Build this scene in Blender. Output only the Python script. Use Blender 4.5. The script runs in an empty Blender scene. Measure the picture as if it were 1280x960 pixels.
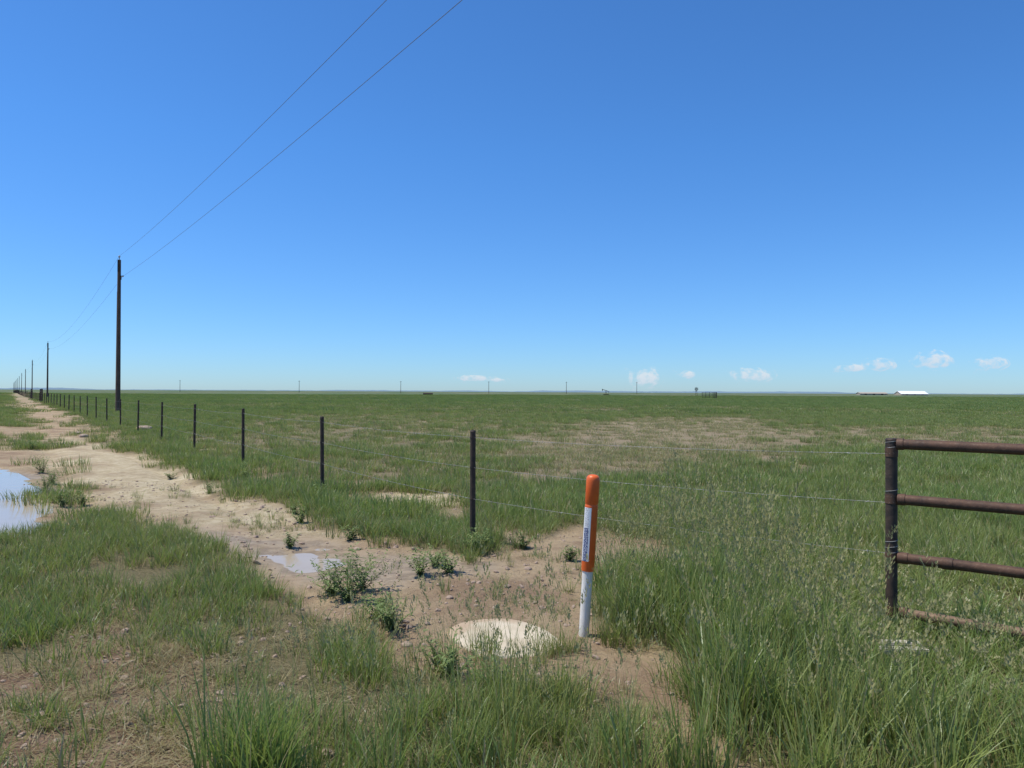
import bpy, bmesh, math, random
import numpy as np
from mathutils import Vector, Matrix

rng = np.random.default_rng(7)
random.seed(7)
scene = bpy.context.scene
scene.view_settings.view_transform = 'Standard'
scene.view_settings.look = 'None'
scene.view_settings.exposure = 0

EYE = 1.6
# ---- pixel helper: image pixel position projected from the camera onto flat ground -> ground coordinates (metres)
def G(px, py):
    yh = 486.5 + 6.5*px/1280.0
    Y = EYE*960/(py-yh)
    return ((px-640)/960*Y, Y)
def poly(pts): return np.array([G(*p) for p in pts])

# ---------------------------------------------------------------- noise
def _hash(ix, iy, s):
    h = (ix.astype(np.int64)*374761393 + iy.astype(np.int64)*668265263 + s*2147483 ) & 0xFFFFFFFF
    h = ((h ^ (h >> 13))*1274126177) & 0xFFFFFFFF
    h = (h ^ (h >> 16)) & 0xFFFFFFFF
    return h/4294967295.0
def vnoise(x, y, s=0):
    ix = np.floor(x); iy = np.floor(y)
    fx = x-ix; fy = y-iy
    fx = fx*fx*(3-2*fx); fy = fy*fy*(3-2*fy)
    a=_hash(ix,iy,s); b=_hash(ix+1,iy,s); c=_hash(ix,iy+1,s); d=_hash(ix+1,iy+1,s)
    return (a*(1-fx)+b*fx)*(1-fy)+(c*(1-fx)+d*fx)*fy
def fbm(x, y, oct=4, s=0):
    v=0; a=0.5; t=0
    for o in range(oct):
        v = v+a*vnoise(x, y, s+o*17); t+=a
        x=x*2.03+3.1; y=y*2.03+7.7; a*=0.5
    return v/t
def sstep(a,b,v):
    t=np.clip((v-a)/(b-a),0,1); return t*t*(3-2*t)

def sdist(P, x, y):
    """signed distance, positive inside"""
    n=len(P); d=np.full(x.shape,1e18); inside=np.zeros(x.shape,bool)
    for i in range(n):
        ax,ay=P[i]; bx,by=P[(i+1)%n]
        ex,ey=bx-ax,by-ay
        wx,wy=x-ax,y-ay
        t=np.clip((wx*ex+wy*ey)/(ex*ex+ey*ey+1e-12),0,1)
        dx=wx-ex*t; dy=wy-ey*t
        d=np.minimum(d,dx*dx+dy*dy)
        if ay!=by:
            c=((ay>y)!=(by>y)) & (x < (bx-ax)*(y-ay)/(by-ay)+ax)
            inside^=c
    d=np.sqrt(d)
    return np.where(inside,d,-d)

P_DIRT = poly([(30,489.5),(75,510),(120,529),(165,558),(222,582),(270,602),(338,621),(392,643),(450,662),(510,680),(565,690),
  (640,684),(700,666),(760,660),(830,676),(855,700),(800,718),(768,742),(765,785),(835,825),(860,870),(910,920),(960,975),(860,975),
  (800,900),(735,850),(640,850),(560,842),(470,822),(425,790),(402,768),(345,746),(300,714),(235,674),(170,650),(110,645),(55,655),
  (0,666),(-120,670),(-140,560),(-60,540),(0,515),(12,492)])
P_LL = poly([(-150,835),(60,825),(112,790),(118,735),(152,732),(165,785),(230,810),(265,870),(300,1000),(-250,1000)])
P_M  = poly([(120,790),(400,765),(560,840),(740,850),(860,900),(960,1000),(200,1000)])
P_R  = poly([(752,742),(790,712),(870,660),(1010,630),(1330,610),(1700,1000),(985,1000),(905,915),(850,830),(775,785)])
P_PUD1 = poly([(-90,592),(5,588),(33,604),(48,625),(42,650),(0,664),(-90,664)])
P_PUD2 = poly([(330,688),(395,682),(445,688),(430,700),(375,710),(340,702)])
P_WET = poly([(236,652),(330,662),(420,672),(500,688),(620,694),(610,712),(520,738),(440,730),(370,732),(300,706),(250,676)])
P_SAND = poly([(468,616),(510,610),(560,616),(584,626),(540,631),(480,628)])
P_CRUST= poly([(95,545),(150,556),(250,596),(335,626),(405,652),(440,670),(330,664),(240,652),(160,632),(100,600),(60,560)])
P_BRN = poly([(600,575),(660,535),(790,522),(950,522),(1030,545),(985,585),(830,588),(700,606),(620,600)])
P_BRN2= poly([(250,560),(330,520),(640,512),(690,560),(640,610),(420,600)])
P_BRN3= poly([(1000,555),(1040,532),(1400,536),(1400,566),(1100,560)])
P_G1 = poly([(12,540),(55,542),(66,560),(20,562)])
P_G2 = poly([(48,577),(80,592),(100,628),(70,640),(50,610)])
P_G3 = poly([(-60,496),(6,494),(28,522),(34,536),(-20,530)])

def fields(x,y):
    dist = np.sqrt(x*x+y*y)
    wa = np.clip(0.045*dist,0.05,1.5)
    wx = x + wa*((fbm(x*1.1,y*1.1,4,11)-.5)*2.6)
    wy = y + wa*((fbm(x*1.1,y*1.1,4,29)-.5)*2.6)
    soft = np.clip(0.02*dist,0.06,1.0)
    D = sstep(-1,1,sdist(P_DIRT,wx,wy)/soft)
    LL= sstep(-1.5,1.5,sdist(P_LL,wx,wy)/soft)
    M = sstep(-2,2,sdist(P_M,wx,wy)/soft)
    R = sstep(-1,1,sdist(P_R,wx,wy)/soft)
    pud = np.maximum(sdist(P_PUD1,wx,wy),sdist(P_PUD2,x+(wx-x)*.6,y+(wy-y)*.6))
    wet = np.maximum(sstep(-2,2,sdist(P_WET,wx,wy)/soft), sstep(-.5,0.05,pud))
    pale= np.maximum(sstep(-1,1,sdist(P_SAND,wx,wy)/soft), sstep(-2,2,sdist(P_CRUST,wx,wy)/soft)*.95)
    sand= sstep(-1,1,sdist(P_SAND,wx,wy)/soft)
    ux,uy=x+(wx-x)*2,y+(wy-y)*2
    brn = np.maximum(1.1*sstep(-1.2,1.2,sdist(P_BRN,ux,uy)), .62*sstep(-1.5,1.5,sdist(P_BRN2,ux,uy)))
    brn = np.maximum(brn,.75*sstep(-1.2,1.2,sdist(P_BRN3,ux,uy)))
    farb = fbm(x*.028+5,y*.05,4,71)
    brn = np.maximum(brn, .62*sstep(.50,.66,farb)*sstep(15,40,y))
    brn = brn*(.50+.75*fbm(x*.5,y*.35,3,77))
    # worn bare spots along the fence line
    sf = (x+.41+.6635*(y-8.17))*.833
    worn = np.exp(-((sf-.35)/.75)**2)*sstep(.50,.60,fbm(x*1.4,y*1.4,3,91))*sstep(7.5,8.5,y)*(1-sstep(20,32,y))
    g = np.maximum(np.maximum(sstep(-1,1,sdist(P_G1,wx,wy)/soft),.40*sstep(-1,1,sdist(P_G2,wx,wy)/soft)),.8*sstep(-1,1,sdist(P_G3,wx,wy)/soft))
    Dt = np.maximum(np.maximum(D*(1-g),.8*worn), np.maximum(LL*.9, sand))
    return dict(D=Dt,LL=LL,M=M,R=R,pud=pud,wet=wet,pale=pale,brn=np.clip(brn,0,1),Dm=D)

def height(x,y,F):
    dist=np.sqrt(x*x+y*y)
    h = 0.05*(fbm(x*.45,y*.45,3,5)-.5)
    h = h + (fbm(x*.012,y*.012,3,9)-.5)*1.0*sstep(40,300,dist)
    h = h + F['D']*(0.055*(fbm(x*2.6,y*2.6,4,41)-.5)) - 0.03*F['Dm']
    s_ = (x+.41+.6635*(y-8.17))*.833
    rut = np.exp(-((s_+1.5+.15*(fbm(y*.3,y*0,2,3)-.5))/.20)**2)+np.exp(-((s_+3.2+.2*(fbm(y*.3,y*0+9,2,3)-.5))/.22)**2)
    h = h - .065*rut*F['Dm']*sstep(9,12,y)*(1-sstep(60,90,y))
    h = h + F['LL']*(0.02+.03*(fbm(x*5,y*5,3,43)-.5))
    k = sstep(-.55,0.12,F['pud'])
    h = h*(1-k) + (-0.055)*k + 0.02*(fbm(x*2.2,y*2.2,3,81)-.5)*k
    return h

# ---------------------------------------------------------------- node helpers
def newmat(name):
    m=bpy.data.materials.new(name); m.use_nodes=True
    nt=m.node_tree; nt.nodes.clear()
    return m,nt
class N:
    def __init__(s,nt): s.nt=nt
    def __call__(s,t,ins=None,**kw):
        n=s.nt.nodes.new(t)
        for k,v in kw.items(): setattr(n,k,v)
        if ins:
            for k,v in ins.items():
                if isinstance(v,bpy.types.NodeSocket): s.nt.links.new(v,n.inputs[k])
                else: n.inputs[k].default_value=v
        return n
    def mix(s,f,a,b,blend='MIX'):
        n=s.nt.nodes.new('ShaderNodeMix'); n.data_type='RGBA'; n.blend_type=blend
        for i,v in ((0,f),(6,a),(7,b)):
            if isinstance(v,bpy.types.NodeSocket): s.nt.links.new(v,n.inputs[i])
            else: n.inputs[i].default_value = v if i==0 else (v[0],v[1],v[2],1)
        return n.outputs[2]
    def math(s,op,a,b=0.0,c=0.0,clamp=False):
        n=s.nt.nodes.new('ShaderNodeMath'); n.operation=op; n.use_clamp=clamp
        for i,v in enumerate((a,b,c)):
            if isinstance(v,bpy.types.NodeSocket): s.nt.links.new(v,n.inputs[i])
            else: n.inputs[i].default_value=v
        return n.outputs[0]
    def rng(s,v,a,b,c=0.0,d=1.0):
        n=s('ShaderNodeMapRange',{0:v,1:a,2:b,3:c,4:d}); n.interpolation_type='SMOOTHSTEP'
        return n.outputs[0]
    def noise(s,vec,scale,detail=4,rough=.55):
        return s('ShaderNodeTexNoise',{'Vector':vec,'Scale':scale,'Detail':detail,'Roughness':rough}).outputs[0]
    def attr(s,name): return s('ShaderNodeAttribute',attribute_name=name).outputs['Fac']
    def out(s,sh): s('ShaderNodeOutputMaterial',{'Surface':sh})

def simple(name,col,col2,scale=20,rough=.6,metal=0,bump=.3,bscale=60,spec=.4,stretch=None):
    m,nt=newmat(name); n=N(nt)
    tc=n('ShaderNodeTexCoord').outputs['Object']
    if stretch: tc=n('ShaderNodeMapping',{'Vector':tc,'Scale':stretch}).outputs[0]
    a=n.noise(tc,scale,6,.65)
    f=n.rng(a,.35,.65)
    c=n.mix(f,col,col2)
    b=n('ShaderNodeBump',{'Height':n.noise(tc,bscale,4),'Strength':bump,'Distance':.004})
    p=n('ShaderNodeBsdfPrincipled',{'Base Color':c,'Roughness':rough,'Metallic':metal,'Specular IOR Level':spec,'Normal':b.outputs[0]})
    n.out(p.outputs[0]); return m

# ---------------------------------------------------------------- ground
def axis(lo,hi,step,gl,gh,lim_lo,lim_hi):
    mid=list(np.arange(lo,hi,step)); r=[];s=step;v=mid[-1]
    while v<lim_hi: s*=gh; v+=s; r.append(v)
    l=[];s=step;v=mid[0]
    while v>lim_lo: s*=gl; v-=s; l.append(v)
    return np.array(l[::-1]+mid+r)
xs=axis(-9,4.5,.055,1.035,1.045,-9000,9000)
ys=axis(2.4,13,.05,1.15,1.035,-300,9500)
X,Yg=np.meshgrid(xs,ys)
x=X.ravel(); y=Yg.ravel()
F=fields(x,y); z=height(x,y,F)
nx,ny=len(xs),len(ys)
me=bpy.data.meshes.new('ground')
me.vertices.add(nx*ny)
me.vertices.foreach_set('co',np.stack([x,y,z],1).astype(np.float32).ravel())
ii=np.arange(nx*ny).reshape(ny,nx)
q=np.stack([ii[:-1,:-1],ii[:-1,1:],ii[1:,1:],ii[1:,:-1]],-1).reshape(-1,4)
me.loops.add(q.size); me.loops.foreach_set('vertex_index',q.ravel().astype(np.int32))
me.polygons.add(len(q)); me.polygons.foreach_set('loop_start',(np.arange(len(q))*4).astype(np.int32))
me.update(); me.validate()
me.polygons.foreach_set('use_smooth',np.ones(len(q),bool))
for k in ('D','wet','pale','brn','LL','M'):
    a=me.attributes.new('g_'+k,'FLOAT','POINT'); a.data.foreach_set('value',F[k].astype(np.float32))
ground=bpy.data.objects.new('ground',me); scene.collection.objects.link(ground)

m,nt=newmat('ground_soil_and_field'); n=N(nt)
pos=n('ShaderNodeNewGeometry').outputs['Position']
D=n.attr('g_D'); wet=n.attr('g_wet'); pale=n.attr('g_pale'); brn=n.attr('g_brn'); LL=n.attr('g_LL')
n1=n.noise(pos,.9,6,.6); n2=n.noise(pos,7,6,.65); n3=n.noise(pos,45,5,.7); n4=n.noise(pos,180,3,.6)
dirt=n.mix(n.rng(n1,.36,.60),(.32,.215,.13),(.47,.35,.21))
dirt=n.mix(n.math('MULTIPLY',n.rng(n2,.50,.68),.5),dirt,(.22,.145,.09))
dirt=n.mix(n.math('MULTIPLY',n.rng(n3,.5,.7),.4),dirt,(.56,.45,.29))
red=n.mix(n.rng(n2,.4,.65),(.22,.125,.08),(.38,.26,.175))
dirt=n.mix(n.math('MULTIPLY',LL,.85),dirt,red)
sand=n.mix(n.rng(n2,.35,.65),(.50,.395,.23),(.67,.565,.37))
dirt=n.mix(n.math('MULTIPLY',pale,n.rng(n1,.25,.6,.40,1.0)),dirt,sand)
vor=n('ShaderNodeTexVoronoi',{'Vector':pos,'Scale':9.0},feature='DISTANCE_TO_EDGE')
crack=n.rng(vor.outputs[0],0.0,.035,1.0,0.0)
dirt=n.mix(n.math('MULTIPLY',crack,.2),dirt,(.13,.09,.06))
mud=n.mix(n.rng(n2,.35,.65),(.20,.15,.095),(.33,.255,.165))
soil=n.mix(n.math('MULTIPLY',wet,n.rng(n1,.2,.55,.6,1.0)),dirt,mud)
thatch=n.mix(n.rng(n3,.35,.65),(.13,.115,.05),(.26,.21,.11))
mp=n('ShaderNodeMapping',{'Vector':pos,'Scale':(.012,.03,1)}).outputs[0]
f1=n.noise(mp,1,6,.6)
farg=n.mix(n.rng(f1,.4,.62),(.060,.105,.040),(.095,.14,.055))
fs=n.noise(n('ShaderNodeMapping',{'Vector':pos,'Scale':(.15,.35,1)}).outputs[0],1,5,.7)
farg=n.mix(n.math('MULTIPLY',n.rng(fs,.45,.7),.40),farg,(.16,.15,.08))
dist=n('ShaderNodeVectorMath',{0:pos},operation='LENGTH').outputs['Value']
fieldc=n.mix(n.rng(dist,25,160),thatch,farg)
fieldc=n.mix(n.math('MULTIPLY',brn,.75),fieldc,(.32,.245,.16))
col=n.mix(D,fieldc,soil)
h=n.math('ADD',n.math('MULTIPLY',n2,1.0),n.math('ADD',n.math('MULTIPLY',n3,.5),n.math('MULTIPLY',n4,.22)))
h=n.math('SUBTRACT',h,n.math('MULTIPLY',crack,.12))
bs=n.rng(wet,0,1,1.0,.3)
bump=n('ShaderNodeBump',{'Height':h,'Strength':bs,'Distance':.04})
rough=n.rng(n.math('MULTIPLY',wet,n.rng(n1,.3,.6,.4,1.)),0,1,.95,.5)
p=n('ShaderNodeBsdfPrincipled',{'Base Color':col,'Roughness':rough,'Specular IOR Level':.22,'Normal':bump.outputs[0]})
n.out(p.outputs[0]); me.materials.append(m)

# ---------------------------------------------------------------- puddles
m,nt=newmat('muddy_water'); n=N(nt)
pos=n('ShaderNodeNewGeometry').outputs['Position']
b=n('ShaderNodeBump',{'Height':n.noise(pos,6,3),'Strength':.05,'Distance':.01})
p=n('ShaderNodeBsdfPrincipled',{'Base Color':n.mix(n.noise(pos,3,3),(.38,.30,.205),(.46,.38,.27)),'Roughness':.10,'IOR':1.30,'Normal':b.outputs[0]})
n.out(p.outputs[0]); MW=m
def puddle(P,zl=-.048):
    c=P.mean(0); Q=c+(P-c)*1.35
    me=bpy.data.meshes.new('puddle'); me.from_pydata([(a,b_,zl) for a,b_ in Q],[],[list(range(len(Q)))])
    me.update(); me.materials.append(MW)
    if me.polygons[0].normal.z<0: me.flip_normals()
    o=bpy.data.objects.new('puddle',me); scene.collection.objects.link(o)
puddle(P_PUD1,-.044); puddle(P_PUD2,-.053)

# ---------------------------------------------------------------- mesh helpers
def tube(bm,p0,p1,r0,r1=None,seg=14,caps=True):
    if r1 is None: r1=r0
    p0=Vector(p0);p1=Vector(p1);d=p1-p0;L=d.length
    M=Matrix.Translation((p0+p1)/2) @ d.to_track_quat('Z','Y').to_matrix().to_4x4()
    bmesh.ops.create_cone(bm,cap_ends=caps,segments=seg,radius1=r0,radius2=r1,depth=L,matrix=M)
def ball(bm,c,r,sc=(1,1,1),sub=2):
    M=Matrix.Translation(c) @ Matrix.Diagonal((*sc,1))
    bmesh.ops.create_icosphere(bm,subdivisions=sub,radius=r,matrix=M)
def box(bm,c,s,R=None):
    M=Matrix.Translation(c)
    if R is not None: M=M@R
    M=M@Matrix.Diagonal((*s,1))
    return bmesh.ops.create_cube(bm,size=1,matrix=M)
def finish(bm,name,mat,smooth=True,parent=None,coll=None):
    me=bpy.data.meshes.new(name); bm.to_mesh(me); bm.free()
    if mat is not None: me.materials.append(mat)
    if smooth:
        me.polygons.foreach_set('use_smooth',np.ones(len(me.polygons),bool))
        try: me.set_sharp_from_angle(angle=math.radians(40))
        except Exception: pass
    o=bpy.data.objects.new(name,me)
    (coll or scene.collection).objects.link(o)
    if parent: o.parent=parent
    return o
def empty(name,loc=(0,0,0)):
    o=bpy.data.objects.new(name,None); o.empty_display_size=.2; scene.collection.objects.link(o); return o
def gz(x_,y_):
    a=np.array([float(x_)]);b=np.array([float(y_)])
    return float(height(a,b,fields(a,b))[0])

# ---------------------------------------------------------------- grass sources
def grassmat(name):
    m,nt=newmat(name); n=N(nt)
    t=n.attr('t'); dry=n.attr('dry')
    oi=n('ShaderNodeObjectInfo').outputs['Random']
    pos=n('ShaderNodeNewGeometry').outputs['Position']
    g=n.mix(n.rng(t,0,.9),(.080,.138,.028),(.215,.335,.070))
    big=n.noise(pos,.35,4,.6)
    g=n.mix(n.rng(big,.42,.62),g,n.mix(.6,g,(.30,.34,.085)))
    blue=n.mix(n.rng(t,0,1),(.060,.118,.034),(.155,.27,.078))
    g=n.mix(n.math('MULTIPLY',n.rng(oi,.5,1.),.55),g,blue)
    d=n.mix(n.rng(oi,0,1),(.54,.42,.24),(.40,.30,.185))
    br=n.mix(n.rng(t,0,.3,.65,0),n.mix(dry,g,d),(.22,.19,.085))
    c=n.mix(n.rng(n.attr('rnd'),0,1,.0,.38),br,(.41,.40,.15))
    df=n('ShaderNodeBsdfDiffuse',{'Color':c,'Roughness':.5}).outputs[0]
    tr=n('ShaderNodeBsdfTranslucent',{'Color':n.mix(.5,c,n.mix(dry,(.33,.44,.06),(.48,.38,.20)))}).outputs[0]
    mx=n('ShaderNodeMixShader',{0:.36,1:df,2:tr}).outputs[0]
    gl=n('ShaderNodeBsdfGlossy',{'Color':(.9,.95,1,1),'Roughness':.4}).outputs[0]
    mx=n('ShaderNodeMixShader',{0:.025,1:mx,2:gl}).outputs[0]
    n.out(mx); return m
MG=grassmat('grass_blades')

class Clump:
    def __init__(s): s.v=[];s.f=[];s.t=[];s.d=[];s.r=[]
    def blade(s,bx,by,h,w,az,lean,bend,seg,dry,z0=0,flat=False):
        c,sn=math.cos(az),math.sin(az); r=random.random()
        face=az+random.uniform(-1.2,1.2)+math.pi/2
        px,py=math.cos(face)*w/2,math.sin(face)*w/2
        base=len(s.v); ang=lean; xx=0; zz=z0; st=h/seg
        for i in range(seg+1):
            u=i/seg; ww=(1-u**2.2)*.95+.05
            X_=bx+c*xx; Y_=by+sn*xx
            if i<seg:
                s.v+= [(X_-px*ww,Y_-py*ww,zz),(X_+px*ww,Y_+py*ww,zz)]; s.t+=[u,u]; s.d+=[dry,dry]; s.r+=[r,r]
            else:
                s.v.append((X_,Y_,zz)); s.t.append(u); s.d.append(dry); s.r.append(r)
            xx+=math.sin(ang)*st; zz+=math.cos(ang)*st; ang+=bend/seg
        for i in range(seg-1):
            a=base+2*i; s.f.append((a,a+1,a+3,a+2))
        a=base+2*(seg-1); s.f.append((a,a+1,a+2))
        return (bx+c*(xx),by+sn*(xx),zz)
    def head(s,p,L,az):
        n_=random.randint(14,20); r=random.random()
        for i in range(n_):
            u=i/n_; off=random.uniform(.004,.02)*(1-u*.6); a=random.uniform(0,6.28)
            cx=p[0]+math.cos(az)*u*L*.35+math.cos(a)*off; cy=p[1]+math.sin(az)*u*L*.35+math.sin(a)*off; cz=p[2]-.02+u*L*.8-off*.5
            l=random.uniform(.016,.027); w=.0045; b=len(s.v)
            tx,ty=math.cos(a)*l*.4,math.sin(a)*l*.4
            ox,oy=-math.sin(a)*w,math.cos(a)*w
            s.v+=[(cx,cy,cz),(cx+tx*.5+ox,cy+ty*.5+oy,cz+l*.4),(cx+tx,cy+ty,cz+l),(cx+tx*.5-ox,cy+ty*.5-oy,cz+l*.4)]
            s.t+=[1]*4; s.d+=[.6]*4; s.r+=[r]*4; s.f.append((b,b+1,b+2,b+3))
    def leaf(s,p,d,L,w,dry=0):
        d=Vector(d).normalized(); side=d.cross(Vector((0,0,1)))
        if side.length<.01: side=Vector((1,0,0))
        side.normalize(); p=Vector(p); r=random.random(); b=len(s.v)
        dn=Vector((0,0,-.25*L)); up=Vector((0,0,.15*w))
        pts=[p,p+d*L*.35+side*w*.5+up,p+d*L*.35,p+d*L*.35-side*w*.5+up,p+d*L*.72+side*w*.35+dn*.3,p+d*L*.72+dn*.35,p+d*L*.72-side*w*.35+dn*.3,p+d*L+dn]
        s.v+=[tuple(q_) for q_ in pts]; s.t+=[.5,.7,.4,.7,.8,.5,.8,.9]; s.d+=[dry]*8; s.r+=[r]*8
        s.f+=[(b,b+2,b+1),(b,b+3,b+2),(b+1,b+2,b+5,b+4),(b+2,b+3,b+6,b+5),(b+4,b+5,b+7),(b+5,b+6,b+7)]
    def obj(s,name,mat,coll=None):
        me=bpy.data.meshes.new(name); me.from_pydata(s.v,[],s.f); me.update()
        for k,v in (('t',s.t),('dry',s.d),('rnd',s.r)):
            a=me.attributes.new(k,'FLOAT','POINT'); a.data.foreach_set('value',np.array(v,np.float32))
        me.materials.append(mat)
        o=bpy.data.objects.new(name,me); (coll or scene.collection).objects.link(o); return o
U=random.uniform
def rdisc(R):
    a=U(0,6.283); r=R*math.sqrt(random.random()); return r*math.cos(a),r*math.sin(a)
def clump(nb,R,h,w,lean,bend,seg,dryp,heads=0,hh=0):
    c=Clump()
    for _ in range(nb):
        bx,by=rdisc(R); d= U(.7,1) if random.random()<dryp else U(0,.12)
        az=math.atan2(by,bx)+U(-1.3,1.3)
        c.blade(bx,by,h*U(.5,1.1),w*U(.7,1.2),az,U(0,lean),U(.1,1)*bend,seg,d)
    for _ in range(heads):
        bx,by=rdisc(R); az=U(0,6.283)
        p=c.blade(bx,by,hh*U(.8,1.12),.0036,az,U(0,.14),U(.1,.4),5,.3)
        c.head(p,U(.08,.14),az)
    return c
src=bpy.data.collections.new('grass_sources')
TYPES={}
cnt=0
def reg(key,cl):
    global cnt
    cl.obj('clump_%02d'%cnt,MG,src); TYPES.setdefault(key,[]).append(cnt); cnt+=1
for i in range(3): reg('short',clump(34,.10,.13,.005,.7,1.2,3,.18))
for i in range(4): reg('med',clump(28,.09,.26,.0062,.4,1.3,4,.12,0,0))
for i in range(2): reg('medh',clump(24,.08,.30,.006,.4,1.2,4,.12,3,.44))
for i in range(3): reg('tall',clump(20,.08,.48,.008,.28,1.1,5,.07,0,0))
for i in range(3): reg('tallh',clump(16,.08,.46,.0075,.28,1.1,5,.07,4,.68))
for i in range(2): reg('dry',clump(22,.08,.15,.004,.9,1.0,3,.85))
for i in range(3):
    c=Clump()
    for _ in range(34):
        bx,by=rdisc(.15); c.blade(bx,by,U(.05,.17),.004,U(0,6.28),U(1.2,1.5),U(.0,.25),2,U(.7,1),z0=U(.002,.025))
    reg('litter',c)
for i in range(4): reg('field',clump(90,.30,.21,.010,.45,1.1,3,.12))
for i in range(3): reg('fieldb',clump(72,.30,.14,.009,.8,1.0,3,.66))
for i in range(3): reg('far',clump(200,1.0,.24,.028,.5,.9,2,.11))
for i in range(2): reg('farb',clump(165,1.0,.16,.027,.8,.8,2,.58))
def weed(hh,nst,L,w):
    c=Clump()
    for k in range(nst):
        az=U(0,6.28); lean=U(.1,.95); h=hh*U(.55,1.12); seg=8
        c.blade(0,0,h,.006,az,lean,.1,4,.15)
        for i in range(1,seg+1):
            xx=math.sin(lean)*h*i/seg; zz=math.cos(lean)*h*i/seg
            for j in range(3):
                a=U(0,6.28); c.leaf((math.cos(az)*xx,math.sin(az)*xx,zz),(math.cos(a),math.sin(a),U(-.1,.9)),L*U(.5,1.1),w*U(.6,1.1))
    return c
MWD,nt=newmat('weed_leaves'); n=N(nt)
oi=n.attr('rnd'); c_=n.mix(oi,(.11,.17,.055),(.26,.32,.12))
mx=n('ShaderNodeMixShader',{0:.3,1:n('ShaderNodeBsdfDiffuse',{'Color':c_}).outputs[0],2:n('ShaderNodeBsdfTranslucent',{'Color':c_}).outputs[0]}).outputs[0]
n.out(n('ShaderNodeMixShader',{0:.02,1:mx,2:n('ShaderNodeBsdfGlossy',{'Roughness':.45}).outputs[0]}).outputs[0])
# ---------------------------------------------------------------- scatter with geometry nodes
def scatter(name,P3,rot,scl,idx,coll):
    me=bpy.data.meshes.new(name); me.vertices.add(len(P3)); me.vertices.foreach_set('co',P3.astype(np.float32).ravel())
    for k,ty,v,fld in (('rot','FLOAT_VECTOR',rot,'vector'),('scl','FLOAT_VECTOR',scl,'vector'),('idx','INT',idx,'value')):
        a=me.attributes.new(k,ty,'POINT')
        a.data.foreach_set(fld,v.ravel().astype(np.float32 if ty!='INT' else np.int32))
    me.update()
    o=bpy.data.objects.new(name,me); scene.collection.objects.link(o)
    ng=bpy.data.node_groups.new(name+'_nodes','GeometryNodeTree')
    ng.interface.new_socket('Geometry',in_out='INPUT',socket_type='NodeSocketGeometry')
    ng.interface.new_socket('Geometry',in_out='OUTPUT',socket_type='NodeSocketGeometry')
    nd=ng.nodes; L=ng.links
    gi=nd.new('NodeGroupInput'); go=nd.new('NodeGroupOutput')
    ci=nd.new('GeometryNodeCollectionInfo'); ci.inputs['Collection'].default_value=coll
    ci.inputs['Separate Children'].default_value=True; ci.inputs['Reset Children'].default_value=True
    ip=nd.new('GeometryNodeInstanceOnPoints'); ip.inputs['Pick Instance'].default_value=True
    def na(nm,t):
        a=nd.new('GeometryNodeInputNamedAttribute'); a.data_type=t; a.inputs['Name'].default_value=nm
        return [s for s in a.outputs if s.enabled and s.name=='Attribute'][0]
    er=nd.new('FunctionNodeEulerToRotation')
    L.new(na('rot','FLOAT_VECTOR'),er.inputs[0])
    L.new(gi.outputs[0],ip.inputs['Points']); L.new(ci.outputs[0],ip.inputs['Instance'])
    L.new(na('idx','INT'),ip.inputs['Instance Index']); L.new(er.outputs[0],ip.inputs['Rotation'])
    L.new(na('scl','FLOAT_VECTOR'),ip.inputs['Scale']); L.new(ip.outputs[0],go.inputs[0])
    md=o.modifiers.new('scatter','NODES'); md.node_group=ng
    return o
def sample(y0,y1,dens):
    A=0.72*(y1**2-y0**2)+2.4*(y1-y0)
    nn=int(A*dens); yy=rng.uniform(y0,y1,nn*2); keep=rng.random(nn*2)<(0.72*yy+1.2)/(0.72*y1+1.2)
    yy=yy[keep][:nn]; xx=rng.uniform(-1,1,len(yy))*(0.72*yy+1.2)
    return xx,yy
ALL=[];
lid_c=np.array(G(640,793)); mk=np.array(G(731,789))
def add(xx,yy,keep,types,smin,smax,smod=None,F=None,hm=None):
    xx=xx[keep];yy=yy[keep]; nn=len(xx)
    if nn==0: return
    FF={k:v[keep] for k,v in F.items()}
    zz=height(xx,yy,FF)-.004
    ids=np.concatenate([TYPES[t] for t in types])
    idx=rng.choice(ids,nn); s=rng.uniform(smin,smax,nn)
    sz=s*rng.uniform(.85,1.15,nn)
    if smod is not None: sz=sz*smod[keep]
    rot=np.stack([rng.normal(0,.06,nn),rng.normal(0,.06,nn),rng.uniform(0,6.283,nn)],1)
    ALL.append((np.stack([xx,yy,zz],1),rot,np.stack([s,s,sz],1),idx))
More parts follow.
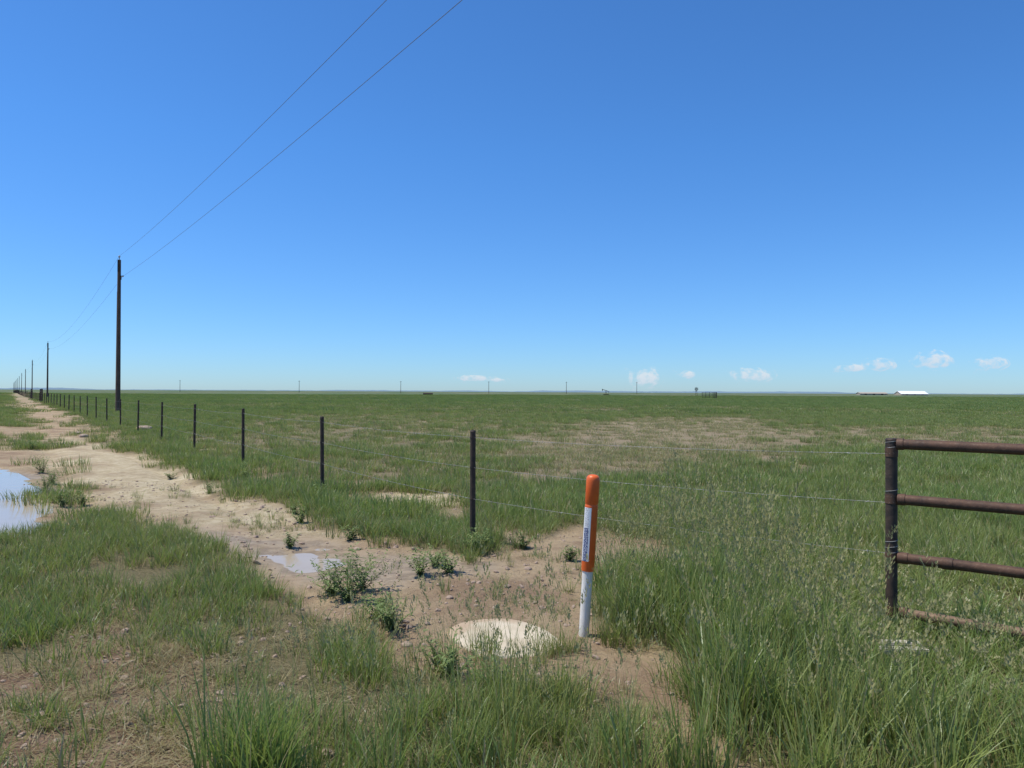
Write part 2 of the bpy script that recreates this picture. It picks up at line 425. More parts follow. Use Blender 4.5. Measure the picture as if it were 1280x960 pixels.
def run(y0,y1,dens,mode):
    xx,yy=sample(y0,y1,dens); F=fields(xx,yy)
    nlo=fbm(xx*1.3,yy*1.3,4,101); nhi=fbm(xx*4,yy*4,3,55); r=rng.random(len(xx)); r2=rng.random(len(xx))
    lidd=np.hypot(xx-lid_c[0],yy-lid_c[1]); ok=(lidd>.42)&(F['pud']<-.03)
    D,LL,M,R,brn=F['D'],F['LL'],F['M'],F['R'],F['brn']
    if mode=='near':
        isR=R>.5; isM=(M>.5)&~isR; base=~isR&~isM
        gr=(1-D)
        hz=.62+.46*np.exp(-((xx-1.2)/.6)**2)*np.exp(-((yy-4.6)/1.6)**2)+.4*(nlo-.5)
        hz=hz-.24*sstep(1.75,2.2,xx)*sstep(3.3,3.8,yy)
        hz=np.where(yy<3.6,.85*hz+.16,hz)
        k=ok&isR&(r<gr*sstep(.24,.44,nlo+.12))
        nearM=yy<6.6
        hd=(hz>.66)
        add(xx,yy,k&nearM&(r2<.34),['tall'],.85,1.12,hz,F)
        add(xx,yy,k&nearM&(r2>=.34)&(r2<.43+.30*hd),['tallh'],.85,1.15,hz,F)
        add(xx,yy,k&((r2>=.60)|~nearM),['med','short'],.8,1.2,None,F)
        # foreground middle: patchy
        k=ok&isM&(r<gr*sstep(.41,.56,nlo)*.85)
        add(xx,yy,k&(r2<.45),['short'],.8,1.5,None,F); add(xx,yy,k&(r2>=.45)&(r2<.88),['med'],.55,1.0,None,F); add(xx,yy,k&(r2>=.88),['medh','tallh'],.5,.9,None,F)
        k=ok&isM&(r>.45)&(r2<.6); add(xx,yy,k,['litter','dry'],.8,1.2,None,F)
        k=ok&isM&(r<.14); add(xx,yy,k,['short'],.6,1.2,None,F)
        # verge on the left and the field edge beyond the fence
        left=base&((xx<-.55*yy*1.0+1.6)&(yy<8.6)&(xx<-1.0))
        k=ok&left&(r<gr*sstep(.28,.46,nlo+.02))
        add(xx,yy,k&(r2<.45),['short'],.9,1.5,None,F); add(xx,yy,k&(r2>=.45)&(r2<.90),['med'],.55,.95,None,F); add(xx,yy,k&(r2>=.90),['dry'],.8,1.3,None,F)
        k=ok&base&~left&(r<gr*sstep(.30,.46,nlo+.04*(yy>8)))
        add(xx,yy,k&(r2<.4),['short'],.9,1.5,None,F); add(xx,yy,k&(r2>=.4)&(r2<.91)&(r2>.4+.45*brn),['med'],.6,1.0,None,F)
        add(xx,yy,k&((r2>=.91)|((r2>=.4)&(r2<.4+.45*brn))),['dry'],.9,1.4,None,F)
        # lower left: straw & sparse tufts
        k=ok&(LL>.45)&(r<.70); add(xx,yy,k,['litter'],.6,1.15,None,F)
        k=ok&(LL>.3)&(r>.70)&(r<.90)&(nlo>.44); add(xx,yy,k,['short','dry'],.6,1.2,None,F)
        # sparse sprigs on the dirt, denser at its rims
        k=ok&(D>.5)&(F['wet']<.6)&(LL<.3)&(r<.025+.14*(nlo>.57)); add(xx,yy,k,['short','med'],.35,.75,None,F)
        k=ok&(D>.3)&(F['wet']<.5)&(LL<.3)&(r>.95); add(xx,yy,k,['litter'],.5,.9,None,F)
    else:
        gr=1-D
        kb=(r2<brn*1.1)
        g,b={'mid':(['field'],['fieldb']),'far':(['far'],['farb'])}[mode]
        k=ok&(r<gr*sstep(.22,.40,nlo)*(1-.28*brn))
        add(xx,yy,k&~kb,g,.75,1.2,None,F); add(xx,yy,k&kb,b,.75,1.2,None,F)
run(2.0,5.2,135,'near'); run(5.2,9.5,105,'near'); run(9.5,13,55,'near')
run(9.5,22,12,'mid'); run(22,60,5,'mid'); run(55,130,1.0,'far'); run(130,330,.32,'far')
def tuft(px,py,nn,rad,types,a,b):
    cx,cy=G(px,py); xx=cx+rng.normal(0,rad,nn); yy=cy+rng.normal(0,rad,nn)
    F=fields(xx,yy); add(xx,yy,F['pud']<-.03,types,a,b,None,F)
for a in [(325,985,24,.10,['tall'],.7,1.1),(290,920,7,.1,['med','tallh'],.5,.8),(650,885,11,.14,['tallh','medh'],.6,.9),(700,910,10,.13,['tallh','medh'],.65,.95),(600,940,8,.14,['tall','tallh'],.5,.85),
          (860,975,10,.10,['tallh','tall'],.8,1.0),(905,890,10,.1,['tallh','tall'],.9,1.1),(780,960,8,.12,['tallh'],.55,.9),(480,950,8,.12,['medh','tallh'],.6,.9),(400,930,6,.12,['medh'],.7,1.0),
          (692,812,6,.05,['medh','tallh'],.5,.8),(640,826,5,.12,['medh'],.6,.95),(595,818,5,.08,['medh','tallh'],.5,.8),(770,802,8,.08,['tallh','med'],.55,.8),(716,806,3,.04,['med'],.5,.7),(560,835,6,.09,['medh'],.7,1.0),
          (785,770,9,.1,['tallh','medh'],.6,.85),(800,735,9,.12,['tallh','medh'],.6,.85),
          (592,700,6,.12,['med'],.6,.8),(480,775,5,.08,['medh'],.6,.9),(404,618,10,.15,['med'],.8,1.1),(304,592,12,.2,['med'],.8,1.2),(244,566,14,.3,['med'],.9,1.3),(202,553,14,.4,['med'],.9,1.3),
          (500,672,22,.35,['med'],.8,1.1),(560,662,18,.3,['med'],.8,1.1),(620,672,14,.25,['med'],.8,1.0),(400,640,14,.3,['med'],.8,1.1),(960,790,8,.2,['tallh'],1.0,1.15),(880,760,16,.16,['tallh'],.95,1.2),(1000,850,8,.2,['tallh'],.9,1.1)]:
    tuft(*a)
P3=np.concatenate([a[0] for a in ALL]); print('instances',len(P3))
scatter('grass',P3,np.concatenate([a[1] for a in ALL]),np.concatenate([a[2] for a in ALL]),np.concatenate([a[3] for a in ALL]),src)

# weeds
for px,py,s in [(437,748,1.25),(418,738,1.0),(455,735,.9),(492,780,.85),(474,768,.6),(527,718,.75),(563,714,.7),(545,706,.5),(592,690,.7),(606,684,.5),(566,838,.8),(618,850,.6),(378,650,.65),(365,680,.45),(404,622,.7),(420,634,.5),(304,595,.7),(262,612,.6),(60,612,1.0),(80,628,.9),(68,600,.9),(55,588,1.0),(40,560,.9),(105,625,.7),(310,600,.6),(370,640,.5),(712,700,.4),(760,735,.55),(440,672,.5),(215,592,.5),(655,680,.5)]:
    c=weed(.36*s,int(16*s)+4,.058,.016); o=c.obj('weed_plant',MWD); X_,Y_=G(px,py); o.location=(X_,Y_,gz(X_,Y_)-.01)

# ---------------------------------------------------------------- gravel / clods
gs=bpy.data.collections.new('gravel_sources')
MR=simple('pebble_stone',(.25,.165,.12),(.46,.36,.27),9,.9,0,.5,40)
for i in range(5):
    bm=bmesh.new(); bmesh.ops.create_icosphere(bm,subdivisions=2,radius=1)
    for v in bm.verts:
        k=1+.35*(float(vnoise(np.array([v.co.x*1.5+i*9]),np.array([v.co.y*1.5+v.co.z*2.1]),i)[0])-.5)*2
        v.co=Vector((v.co.x*k,v.co.y*k*.8,v.co.z*k*.55))
    finish(bm,'pebble_%d'%i,MR,False,None,gs)
xx,yy=sample(2.4,14,210); F=fields(xx,yy); r=rng.random(len(xx)); nl=fbm(xx*2,yy*2,3,7)
k=((F['D']>.4)|(F['M']>.5))&(F['pud']<-.05)&(r<(.15+.85*F['LL']+.4*sstep(.5,.65,nl)))&(np.hypot(xx-lid_c[0],yy-lid_c[1])>.42)
xx=xx[k];yy=yy[k];FF={a:b[k] for a,b in F.items()}; nn=len(xx)
s=np.clip(rng.lognormal(math.log(.0085),.6,nn),.003,.04)
P3=np.stack([xx,yy,height(xx,yy,FF)+s*.15],1)
scatter('gravel',P3,np.stack([rng.normal(0,.3,nn),rng.normal(0,.3,nn),rng.uniform(0,6.28,nn)],1),np.stack([s,s,s],1),rng.integers(0,5,nn),gs)
for px,py,s in [(105,545,.14),(98,541,.10),(180,538,.28),(510,797,.035),(672,838,.03)]:
    bm=bmesh.new(); bmesh.ops.create_icosphere(bm,subdivisions=3,radius=s)
    for v in bm.verts:
        k=1+.5*(float(fbm(np.array([v.co.x/s*1.4+px]),np.array([v.co.y/s*1.4+v.co.z/s]),3,3)[0])-.5)
        v.co=Vector((v.co.x*k*1.2,v.co.y*k,v.co.z*k*.6))
    X_,Y_=G(px,py); o=finish(bm,'rock',MR); o.location=(X_,Y_,gz(X_,Y_)+s*.2)

# ---------------------------------------------------------------- vault lid (pale, mud-dusted slab almost flush with the soil)
ML,nt=newmat('dusty_concrete'); n=N(nt)
tc=n('ShaderNodeTexCoord').outputs['Object']
a=n.noise(tc,4,6,.6); b_=n.noise(tc,30,5,.7)
c_=n.mix(n.rng(a,.4,.65),(.57,.49,.365),(.49,.41,.29)); c_=n.mix(n.math('MULTIPLY',n.rng(b_,.54,.74),.22),c_,(.40,.32,.22))
rr=n('ShaderNodeVectorMath',{0:tc},operation='LENGTH').outputs['Value']
edge=n.rng(n.math('ADD',rr,n.math('MULTIPLY',n.math('SUBTRACT',n.noise(tc,5,5,.6),.5),.35)),.29,.40)
c_=n.mix(n.math('MULTIPLY',edge,.85),c_,(.40,.29,.19))
bu=n('ShaderNodeBump',{'Height':n.math('ADD',a,n.math('MULTIPLY',b_,.3)),'Strength':.2,'Distance':.004})
n.out(n('ShaderNodeBsdfPrincipled',{'Base Color':c_,'Roughness':.9,'Specular IOR Level':.2,'Normal':bu.outputs[0]}).outputs[0])
bm=bmesh.new()
ring=[G(*p) for p in [(564,789),(572,777),(600,771),(640,770),(676,779),(700,792),(707,801),(690,809),(655,813),(612,814),(586,803)]]
ring=[(a-lid_c[0],b-lid_c[1]) for a,b in ring]
R_=[]
nR=len(ring)
for i in range(nR):
    p0_,p1_,p2_,p3_=[Vector(ring[(i+j)%nR]) for j in (-1,0,1,2)]
    for t_ in (0,.25,.5,.75):
        R_.append(.5*((2*p1_)+(p2_-p0_)*t_+(2*p0_-5*p1_+4*p2_-p3_)*t_*t_+(3*p1_-p0_-3*p2_+p3_)*t_**3))
lev=[(1.03,-.05),(1.01,-.006),(.985,.0),(.95,.003),(.75,.005),(.5,.006),(.25,.007)]
vs=[]
for sc,zz in lev:
    vs.append([bm.verts.new((p.x*sc,p.y*sc,zz)) for i,p in enumerate(R_)])
cv=bm.verts.new((0,0,.007)); nr=len(R_)
for a,b in zip(vs[:-1],vs[1:]):
    for i in range(nr): bm.faces.new((a[i],a[(i+1)%nr],b[(i+1)%nr],b[i]))
for i in range(nr): bm.faces.new((vs[-1][i],vs[-1][(i+1)%nr],cv))
bmesh.ops.recalc_face_normals(bm,faces=bm.faces)
lid=finish(bm,'utility_vault_lid',ML); lid.location=(lid_c[0],lid_c[1],gz(*lid_c)+.012); lid.rotation_euler=(.02,.01,0)
MP=simple('weathered_board',(.36,.32,.25),(.52,.47,.38),12,.9,0,.5,50)
for px,py,w,ang in [(1128,838,.30,.1)]:
    bm=bmesh.new()
    box(bm,(0,0,.05),(w,.06,.03)); box(bm,(.05,.10,.045),(w*.8,.06,.03))
    bmesh.ops.bevel(bm,geom=bm.edges[:],offset=.006,segments=2,affect='EDGES')
    o=finish(bm,'wood_board',MP); X_,Y_=G(px,py); o.location=(X_,Y_,gz(X_,Y_)+.06); o.rotation_euler=(.1,.05,ang)

# ---------------------------------------------------------------- marker post
MO=simple('orange_plastic',(.80,.145,.025),(.68,.11,.02),6,.42,0,.08,30,.4)
MWt=simple('white_plastic',(.78,.76,.72),(.66,.62,.55),5,.45,0,.08,30,.4)
mkx,mky=mk; mz=gz(mkx,mky)
mp_=empty('utility_marker_post'); mp_.location=(mkx,mky,mz); mp_.rotation_euler=(0,.056,0)
bm=bmesh.new(); tube(bm,(0,0,-.15),(0,0,.44),.034,.035,28); finish(bm,'white_base_tube',MWt,parent=mp_)
bm=bmesh.new()
prof=[(.0355,.43),(.041,.432),(.0435,.44),(.0435,.86),(.0435,.868),(.0415,.872),(.0415,.878),(.0450,.883),(.0450,1.035),(.0435,1.05),(.038,1.062),(.026,1.070),(.012,1.073)]
seg=32; rings=[[bm.verts.new((r_*math.cos(6.28318*i/seg),r_*math.sin(6.28318*i/seg),z_)) for i in range(seg)] for r_,z_ in prof]
for a,b in zip(rings[:-1],rings[1:]):
    for i in range(seg): bm.faces.new((a[i],a[(i+1)%seg],b[(i+1)%seg],b[i]))
bm.faces.new(rings[-1]); finish(bm,'orange_domed_sleeve',MO,parent=mp_)
m,nt=newmat('warning_label'); n=N(nt)
uv=n('ShaderNodeTexCoord').outputs['UV']
s_=n('ShaderNodeSeparateXYZ',{0:uv})
u,v=s_.outputs[0],s_.outputs[1]
br=n('ShaderNodeTexBrick',{'Vector':n('ShaderNodeMapping',{'Vector':uv,'Scale':(1.0,9.0,1)}).outputs[0],'Color1':(.02,.03,.08,1),'Color2':(.7,.7,.7,1),'Mortar':(.8,.8,.8,1),'Scale':3.2,'Mortar Size':.05,'Brick Width':.34,'Row Height':.35,'Bias':-.15})
inb=n.math('MULTIPLY',n.math('GREATER_THAN',u,.18),n.math('LESS_THAN',u,.82))
nb=n.noise(n('ShaderNodeMapping',{'Vector':uv,'Scale':(6,50,1)}).outputs[0],1.6,2)
txt=n.math('MULTIPLY',inb,n.math('GREATER_THAN',nb,.44))
c_=n.mix(txt,(.78,.78,.78),n.mix(n.math('GREATER_THAN',v,.62),(.03,.05,.16),br.outputs[0]))
n.out(n('ShaderNodeBsdfPrincipled',{'Base Color':c_,'Roughness':.4}).outputs[0])
bm=bmesh.new(); uvl=bm.loops.layers.uv.new('UVMap'); r_=.0447
a0,a1=math.radians(188),math.radians(266); ns=12
lo=[];hi=[]
for i in range(ns+1):
    a=a0+(a1-a0)*i/ns
    lo.append(bm.verts.new((r_*math.cos(a),r_*math.sin(a),.50))); hi.append(bm.verts.new((r_*math.cos(a),r_*math.sin(a),.855)))
for i in range(ns):
    f=bm.faces.new((lo[i],lo[i+1],hi[i+1],hi[i]))
    for l,uvv in zip(f.loops,((i/ns,0),((i+1)/ns,0),((i+1)/ns,1),(i/ns,1))): l[uvl].uv=uvv
finish(bm,'label_sticker',m,parent=mp_)

# ---------------------------------------------------------------- fence
MPost=simple('dark_rusted_steel',(.045,.034,.028),(.085,.057,.042),18,.7,.3,.5,80)
MWire=simple('galvanised_wire',(.36,.355,.34),(.24,.225,.21),30,.6,.3,.1,60)
fence=empty('barbed_wire_fence')
slope=(3-640)/960.
Ys=[8.17,12.0,15.95,20.0]+[24.1+4.2*i for i in range(0,78)]
posts=[(-.41+slope*(Y_-8.17),Y_) for Y_ in Ys]
gp=(2.53,5.12)
def fpost(x_,y_,h,r,seg=12,det=True):
    zb=gz(x_,y_); bm=bmesh.new()
    tube(bm,(0,0,-.25),(0,0,h-.01),r,r*.97,seg); tube(bm,(0,0,h-.012),(0,0,h+.004),r*1.06,r*.8,seg)
    if det:
        for zz in (1.12,.80,.47):
            tube(bm,(0,0,zz-.005),(0,0,zz+.005),r*1.14,r*1.14,seg)
    o=finish(bm,'post',MPost,parent=fence); o.location=(x_,y_,zb); o.rotation_euler=(U(-.015,.015),U(-.018,.018),U(0,6))
    return zb
zb=[]
for i,(a,b) in enumerate(posts): zb.append(fpost(a,b,1.21+U(-.025,.025),.031 if i<12 else .04,14 if i<8 else 6,i<8))
HW=(1.12,.80,.47)
def wire(points,r,seg=5):
    cu=bpy.data.curves.new('wire','CURVE'); cu.dimensions='3D'; cu.bevel_depth=r; cu.bevel_resolution=1
    sp=cu.splines.new('POLY'); sp.points.add(len(points)-1)
    for p,q_ in zip(sp.points,points): p.co=(*q_,1)
    return cu
def cobj(cu,name,mat,parent=None):
    cu.materials.append(mat); o=bpy.data.objects.new(name,cu); scene.collection.objects.link(o)
    if parent: o.parent=parent
    return o
gzb=gz(*gp)
barb=bmesh.new()
for hi_,hw in enumerate(HW):
    hg=(1.19,.865,.53)[hi_]
    pts=[]; node=[(gp[0]-.03,gp[1],gzb+hg)]+[(posts[i][0],posts[i][1]-.03,zb[i]+hw) for i in range(len(posts))]
    for j in range(len(node)-1):
        A,B=Vector(node[j]),Vector(node[j+1]); k_=10 if j<6 else 3
        for t_ in range(k_):
            u=t_/k_; p=A.lerp(B,u); p.z-=.025*4*u*(1-u)*(1 if j<20 else 0); pts.append(tuple(p))
        if j<5:
            L=(B-A).length; nbn=int(L/.125)
            for q_ in range(1,nbn):
                u=q_/nbn; p=A.lerp(B,u); p.z-=.025*4*u*(1-u)
                for kk in range(2):
                    d=Vector((U(-1,1),U(-1,1),U(-1,1))).normalized()*.012
                    tube(barb,p-d,p+d,.0011,.0011,4)
    pts.append(node[-1]); cobj(wire(pts,.0016),'wire_strand',MWire,fence)
finish(barb,'barbs',MWire,False,parent=fence)
for i in (22,23,30,31):
    a,b=posts[i]; bm=bmesh.new(); tube(bm,(0,0,-.2),(0,0,1.7),.09,.09,8)
    o=finish(bm,'brace_post',MPost,parent=fence); o.location=(a+.15,b,zb[i])
for i in (22,30):
    bm=bmesh.new(); A=Vector((posts[i][0]+.15,posts[i][1],zb[i]+1.4)); B=Vector((posts[i+1][0]+.15,posts[i+1][1],zb[i+1]+1.4)); tube(bm,A,B,.06,.06,8)
    finish(bm,'brace_rail',MPost,parent=fence)

# ---------------------------------------------------------------- pipe gate
def rust(name,c1,c2,c3):
    m,nt=newmat(name); n=N(nt); tc=n('ShaderNodeTexCoord').outputs['Object']
    a=n.noise(tc,7,7,.7); b=n.noise(tc,55,5,.7); 
    c=n.mix(n.rng(a,.35,.6),c1,c2); c=n.mix(n.math('MULTIPLY',n.rng(b,.5,.68),.6),c,c3)
    bu=n('ShaderNodeBump',{'Height':n.math('ADD',a,b),'Strength':.4,'Distance':.004})
    n.out(n('ShaderNodeBsdfPrincipled',{'Base Color':c,'Roughness':n.rng(b,.3,.7,.5,.8),'Metallic':.15,'Specular IOR Level':.3,'Normal':bu.outputs[0]}).outputs[0]); return m
MR1=rust('rusted_pipe',(.065,.038,.027),(.115,.062,.039),(.18,.105,.068))
MR2=rust('heavily_rusted_pipe',(.11,.067,.043),(.21,.135,.085),(.30,.21,.135))
gate=empty('pipe_gate')
gd=Vector((.59,-.46,0)).normalized(); g0=Vector((gp[0],gp[1],gzb))
bm=bmesh.new(); tube(bm,g0+Vector((0,0,-.4)),g0+Vector((0,0,1.285)),.037,.037,24); tube(bm,g0+Vector((0,0,1.28)),g0+Vector((0,0,1.292)),.039,.033,24)
finish(bm,'gate_post',MPost,parent=gate)
bm=bmesh.new()
L_=3.4
for hz in (1.255,.89,.505): tube(bm,g0+gd*.045+Vector((0,0,hz)),g0+gd*L_+Vector((0,0,hz-.006)),.034,.034,20)
e=g0+gd*L_
tube(bm,e+Vector((0,0,.03)),e+Vector((0,0,1.30)),.036,.036,20)
tube(bm,g0+gd*1.7+Vector((.0,.0,.15)),g0+gd*1.7+Vector((0,0,1.22)),.02,.02,14)
finish(bm,'gate_rails',MR1,parent=gate)
bm=bmesh.new(); tube(bm,g0+gd*.06+Vector((0,0,.145)),g0+gd*L_+Vector((0,0,.13)),.031,.031,20); finish(bm,'bottom_rail',MR2,parent=gate)
bm=bmesh.new()
for hz,a,b in ((.505,.30,.36),(.505,.04,.10),(.89,.04,.085),(1.255,.035,.075),(.145,.05,.10)):
    tube(bm,g0+gd*a+Vector((0,0,hz)),g0+gd*b+Vector((0,0,hz)),.0385,.0385,20)
for hz in (.505,.89,1.2,.15): tube(bm,g0+Vector((0,0,hz-.03)),g0+Vector((0,0,hz+.03)),.0405,.0405,20)
finish(bm,'sleeves_and_hinges',MR1,parent=gate)
for hz in (1.19,.865,.53):
    pts=[(g0.x+.039*math.cos(a*.5),g0.y+.039*math.sin(a*.5),g0.z+hz+.003*a-.02) for a in range(0,40)]
    cobj(wire(pts,.0018),'wire_tie',MWire,gate)

# ---------------------------------------------------------------- utility poles + power line
MWood=simple('weathered_pole_wood',(.085,.058,.045),(.16,.115,.085),3,.9,0,.7,14,.2,(6,6,.5))
MIns=simple('insulator_porcelain',(.30,.30,.32),(.4,.4,.42),10,.3,0,.0,30)
PS=[]; 
for k in range(-1,12):
    Y_=54+97*k; PS.append((-27.7-.656*(Y_-54) if k>=0 else -27.7+.65*97,Y_,11.0))
for i,(a,b,h) in enumerate(PS):
    zb_=gz(a,b)
    o=empty('utility_pole'); o.location=(a,b,zb_)
    bm=bmesh.new(); tube(bm,(0,0,-.5),(0,0,h-.25),.17,.11,16); 
    finish(bm,'pole_shaft',MWood,parent=o)
    bm=bmesh.new(); tube(bm,(.0,0,h-.25),(0,0,h-.06),.03,.03,8); ball(bm,(0,0,h-.02),.07,(1,1,1.2)); 
    tube(bm,(.12,0,9.55),(.25,0,9.6),.03,.03,8); ball(bm,(.27,0,9.6),.06)
    finish(bm,'insulators',MIns,parent=o)
    bm=bmesh.new(); box(bm,(0,-.14,h-.7),(.10,.04,.8)); box(bm,(.12,0,9.5),(.04,.12,.3)); tube(bm,(-.15,-.05,.0),(-.12,-.03,8.5),.012,.012,6)
    finish(bm,'brackets_and_ground_wire',MPost,parent=o)
MCab=simple('aluminium_conductor',(.14,.17,.23),(.17,.20,.26),5,.5,.3,0,10)
pl=empty('power_line')
for nm,dx,hz,sag in (('primary_conductor',0,11.02,1.65),('neutral_conductor',.27,9.6,1.28)):
    pts=[]
    for i in range(len(PS)-1):
        A=Vector((PS[i][0]+dx,PS[i][1],hz)); B=Vector((PS[i+1][0]+dx,PS[i+1][1],hz))
        for t_ in range(24):
            u=t_/24; p=A.lerp(B,u); p.z-=sag*4*u*(1-u); pts.append(tuple(p))
    pts.append(tuple(B)); cobj(wire(pts,.0065),nm,MCab,pl)
for px in (225,374,501,611,708,796):
    Y_=690-.05*(px-225); X_=(px-640)/960*Y_
    bm=bmesh.new(); tube(bm,(0,0,-.5),(0,0,10.6),.22,.16,8); box(bm,(0,0,10.0),(1.6,.12,.14)); ball(bm,(.7,0,10.2),.1,sub=1); ball(bm,(-.7,0,10.2),.1,sub=1)
    o=finish(bm,'utility_pole',MWood); o.location=(X_,Y_,0)

# ---------------------------------------------------------------- distant things
bm=bmesh.new()
for i in range(5): tube(bm,(i*1.0-2,0,-.2),(i*1.0-2,0,1.75),.06,.06,8)
for zz in (.4,.8,1.2,1.65): tube(bm,(-2,0,zz),(2,0,zz),.045,.045,8)
for i in range(3): tube(bm,(2,i*1.0+.5,-.2),(2,i*1.0+.5,1.75),.06,.06,8)
for zz in (.4,.8,1.2,1.65): tube(bm,(2,0,zz),(2,2.5,zz),.045,.045,8)
o=finish(bm,'corral_panel',MPost); o.location=(54,210,gz(54,210))
bm=bmesh.new()
for sx,sy in ((-1,-1),(1,-1),(1,1),(-1,1)): tube(bm,(sx*.8,sy*.8,-.2),(sx*.08,sy*.08,4.4),.05,.04,6)
for zz in (1.2,2.4,3.4):
    k=.8-.72*zz/4.4
    for (a,b),(c,d) in (((-1,-1),(1,-1)),((1,-1),(1,1)),((1,1),(-1,1)),((-1,1),(-1,-1))): tube(bm,(a*k,b*k,zz),(c*k,d*k,zz),.03,.03,5)
for i in range(12):
    a=i*math.pi/6; box(bm,(math.cos(a)*.65,-.3,4.6+math.sin(a)*.65),(.8,.02,.2),Matrix.Rotation(-a,4,'Y'))
box(bm,(0,.9,4.6),(.03,1.0,.5)); tube(bm,(0,-.3,4.6),(0,.6,4.6),.05,.05,6)
o=finish(bm,'windmill',MPost); o.location=(96,400,gz(96,400)-1.2)
bm=bmesh.new(); box(bm,(0,0,.2),(3.5,1,.4)); tube(bm,(-.6,0,.3),(0,0,2.6),.12,.1,6); tube(bm,(.6,0,.3),(0,0,2.6),.12,.1,6); tube(bm,(-2.2,0,3.4),(2,0,2.1),.16,.16,8); box(bm,(-2.3,0,3.1),(.4,.3,1.3)); tube(bm,(1.7,0,.3),(1.8,0,2.2),.08,.08,6)
o=finish(bm,'pumpjack',MPost); o.location=(60,490,0)
bm=bmesh.new(); tube(bm,(-2,0,.5),(2,0,.5),.45,.45,12); box(bm,(-1.4,0,.0),(.2,.8,.5)); box(bm,(1.4,0,0),(.2,.8,.5))
o=finish(bm,'water_tank',MPost); o.location=(-35,320,gz(-35,320))
MBr=simple('white_metal_roof',(.82,.82,.82),(.78,.78,.78),.5,.6,0,0,1)
MBw=simple('tan_siding',(.36,.31,.25),(.40,.34,.27),.5,.8,0,0,1)
MBt=simple('tan_roof',(.38,.33,.27),(.42,.36,.29),.5,.8,0,0,1)
MBd=simple('dark_opening',(.03,.03,.03),(.04,.04,.04),1,.8,0,0,1)
def barn(cx,cy,L,W,hw,hr,roofm,zo):
    o=empty('metal_barn'); o.location=(cx,cy,zo)
    bm=bmesh.new(); box(bm,(0,0,hw/2-.3),(L,W,hw+.6)); 
    for s in (-1,1):
        v=[bm.verts.new((s*(L/2+.01),-W/2,hw)),bm.verts.new((s*(L/2+.01),W/2,hw)),bm.verts.new((s*(L/2+.01),0,hr))]; bm.faces.new(v)
    finish(bm,'walls',MBw,False,o)
    bm=bmesh.new()
    for s in (-1,1):
        v=[(-L/2-.5,s*(W/2+.6),hw-.25),(L/2+.5,s*(W/2+.6),hw-.25),(L/2+.5,0,hr+.05),(-L/2-.5,0,hr+.05)]
        lo_=[bm.verts.new(p) for p in v]; bm.faces.new(lo_)
        up=[bm.verts.new((p[0],p[1],p[2]+.25)) for p in v]; bm.faces.new(up)
        for i in range(4): bm.faces.new((lo_[i],lo_[(i+1)%4],up[(i+1)%4],up[i]))
    bmesh.ops.recalc_face_normals(bm,faces=bm.faces); finish(bm,'roof',roofm,False,o)
    bm=bmesh.new()
    for xx_ in (-L*.3,0,L*.3): box(bm,(xx_,-W/2-.02,1.1),(3,.05,2.2))
    finish(bm,'doors',MBd,False,o)
barn(470,905,31,18,2.4,5.6,MBr,-1.0); barn(452,965,34,12,2.0,3.4,MBt,-.3)
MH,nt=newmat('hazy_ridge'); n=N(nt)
n.out(n('ShaderNodeBsdfDiffuse',{'Color':(.17,.24,.30,1)}).outputs[0])  # distance haze is painted into this flat bluish colour
xr=np.linspace(-5500,5500,500); hr=2+14*np.clip(fbm(xr*.0016,xr*0,4,3)-.42,0,1)*2.2+3*vnoise(xr*.02,xr*0,5)
vv=[(a,6200,-5) for a in xr]+[(a,6300,EYE+h_) for a,h_ in zip(xr,hr)]
ff=[(i,i+1,i+501,i+500) for i in range(499)]
me=bpy.data.meshes.new('distant_hills'); me.from_pydata(vv,[],ff); me.update(); me.materials.append(MH)
o=bpy.data.objects.new('distant_hills',me); scene.collection.objects.link(o)

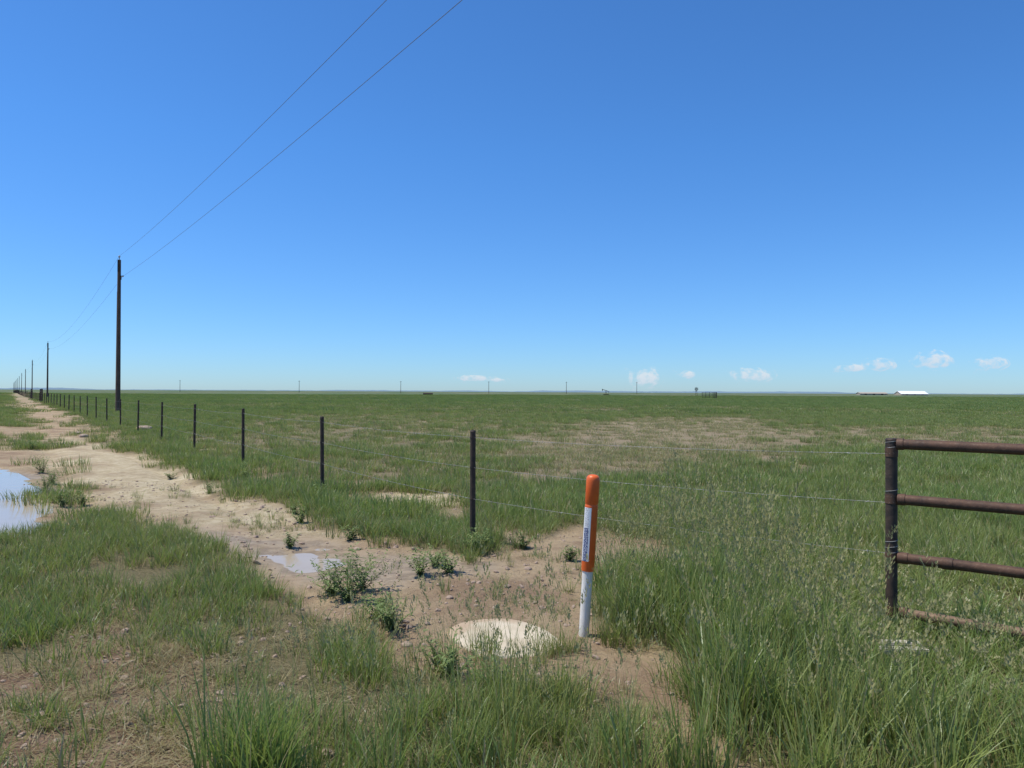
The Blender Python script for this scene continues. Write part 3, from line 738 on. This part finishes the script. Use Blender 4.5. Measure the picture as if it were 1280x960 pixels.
# ---------------------------------------------------------------- clouds (thin billowy self-lit sheets kilometres away)
MC,nt=newmat('glowing_cloud'); n=N(nt)
pos=n('ShaderNodeNewGeometry').outputs['Position']
e_=n.attr('edge')
ns_=n.noise(pos,.015,6,.62)
al=n.rng(n.math('ADD',n.math('MULTIPLY',e_,.62),n.math('MULTIPLY',n.math('SUBTRACT',ns_,.5),2.1)),.16,.80)
al=n.math('MULTIPLY',al,.8)
ccol=n.mix(n.attr('up'),(.64,.75,.90),(.94,.97,1.0))  # sunlit tops and bluer shaded undersides painted by height
em=n('ShaderNodeEmission',{'Color':ccol,'Strength':.88}).outputs[0]  # emission stands in for sunlight scattered inside the cloud
n.out(n('ShaderNodeMixShader',{0:al,1:n('ShaderNodeBsdfTransparent').outputs[0],2:em}).outputs[0])
for px,py,w,h in [(1165,452,42,21),(1237,455,36,16),(1097,457,34,15),(1062,461,30,10),(938,470,50,16),(857,469,22,9),(806,474,34,22),(592,473,34,8),(622,475,26,6)]:
    Yc=6000.; sc=Yc/960; cx=(px-640)*sc; cz=EYE+(486.5+6.5*px/1280-py)*sc
    nu,nv=25,13; V=[];E=[];UPa=[]
    for j in range(nv):
        for i in range(nu):
            u=i/(nu-1)*2-1; v=j/(nv-1)*2-1
            e=max(0,1-(u*u+(v*v if v>0 else v*v*1.6)))
            V.append((cx+u*w*sc*.75,Yc-120*e,cz+v*h*sc*.75)); E.append(e); UPa.append(min(1,max(0,.5+.6*v)))
    FF_=[(j*nu+i,j*nu+i+1,(j+1)*nu+i+1,(j+1)*nu+i) for j in range(nv-1) for i in range(nu-1)]
    me=bpy.data.meshes.new('cloud'); me.from_pydata(V,[],FF_); me.update()
    for k,vv_ in (('edge',E),('up',UPa)):
        a=me.attributes.new(k,'FLOAT','POINT'); a.data.foreach_set('value',np.array(vv_,np.float32))
    me.polygons.foreach_set('use_smooth',np.ones(len(FF_),bool)); me.materials.append(MC)
    o=bpy.data.objects.new('cloud',me); scene.collection.objects.link(o)

# ---------------------------------------------------------------- light, sky, camera
el=math.radians(64); az=math.radians(-88)   # azimuth from +Y toward +X
d=Vector((math.sin(az)*math.cos(el),math.cos(az)*math.cos(el),math.sin(el)))
sl=bpy.data.lights.new('sun','SUN'); sl.energy=4.8; sl.angle=math.radians(.5); sl.color=(1,.95,.85)
so=bpy.data.objects.new('sun',sl); scene.collection.objects.link(so); so.rotation_euler=d.to_track_quat('Z','Y').to_euler()
w=bpy.data.worlds.new('World'); scene.world=w; w.use_nodes=True; nt=w.node_tree; nt.nodes.clear(); n=N(nt)
sky=nt.nodes.new('ShaderNodeTexSky'); sky.sky_type='NISHITA'; sky.sun_disc=False
sky.sun_elevation=el; sky.sun_rotation=az; sky.altitude=1500; sky.air_density=1.0; sky.dust_density=.6; sky.ozone_density=2.5
gen=n('ShaderNodeTexCoord').outputs['Generated']
zz_=n('ShaderNodeSeparateXYZ',{0:gen}).outputs[2]
f_=n('ShaderNodeMapRange',{0:zz_,1:0.0,2:.30,3:0.0,4:1.0}).outputs[0]
f_=n.math('POWER',f_,.6)
tn=n.mix(f_,(.58,.80,1.10),(.50,.98,1.46))
tint=n.mix(1.0,sky.outputs[0],tn,'MULTIPLY')
bg=n('ShaderNodeBackground',{'Color':tint,'Strength':.12})
n('ShaderNodeOutputWorld',{'Surface':bg.outputs[0]})
cd=bpy.data.cameras.new('camera'); cd.lens=27; cd.sensor_width=36; cd.clip_start=.05; cd.clip_end=30000
co=bpy.data.objects.new('camera',cd); scene.collection.objects.link(co)
co.location=(0,0,EYE)
pitch=math.atan(9.75/960); roll=math.atan(6.5/1280)
co.rotation_mode='QUATERNION'
q=Matrix.Rotation(math.pi/2+pitch,3,'X') @ Matrix.Rotation(roll,3,'Z')
co.rotation_quaternion=q.to_quaternion()
scene.camera=co
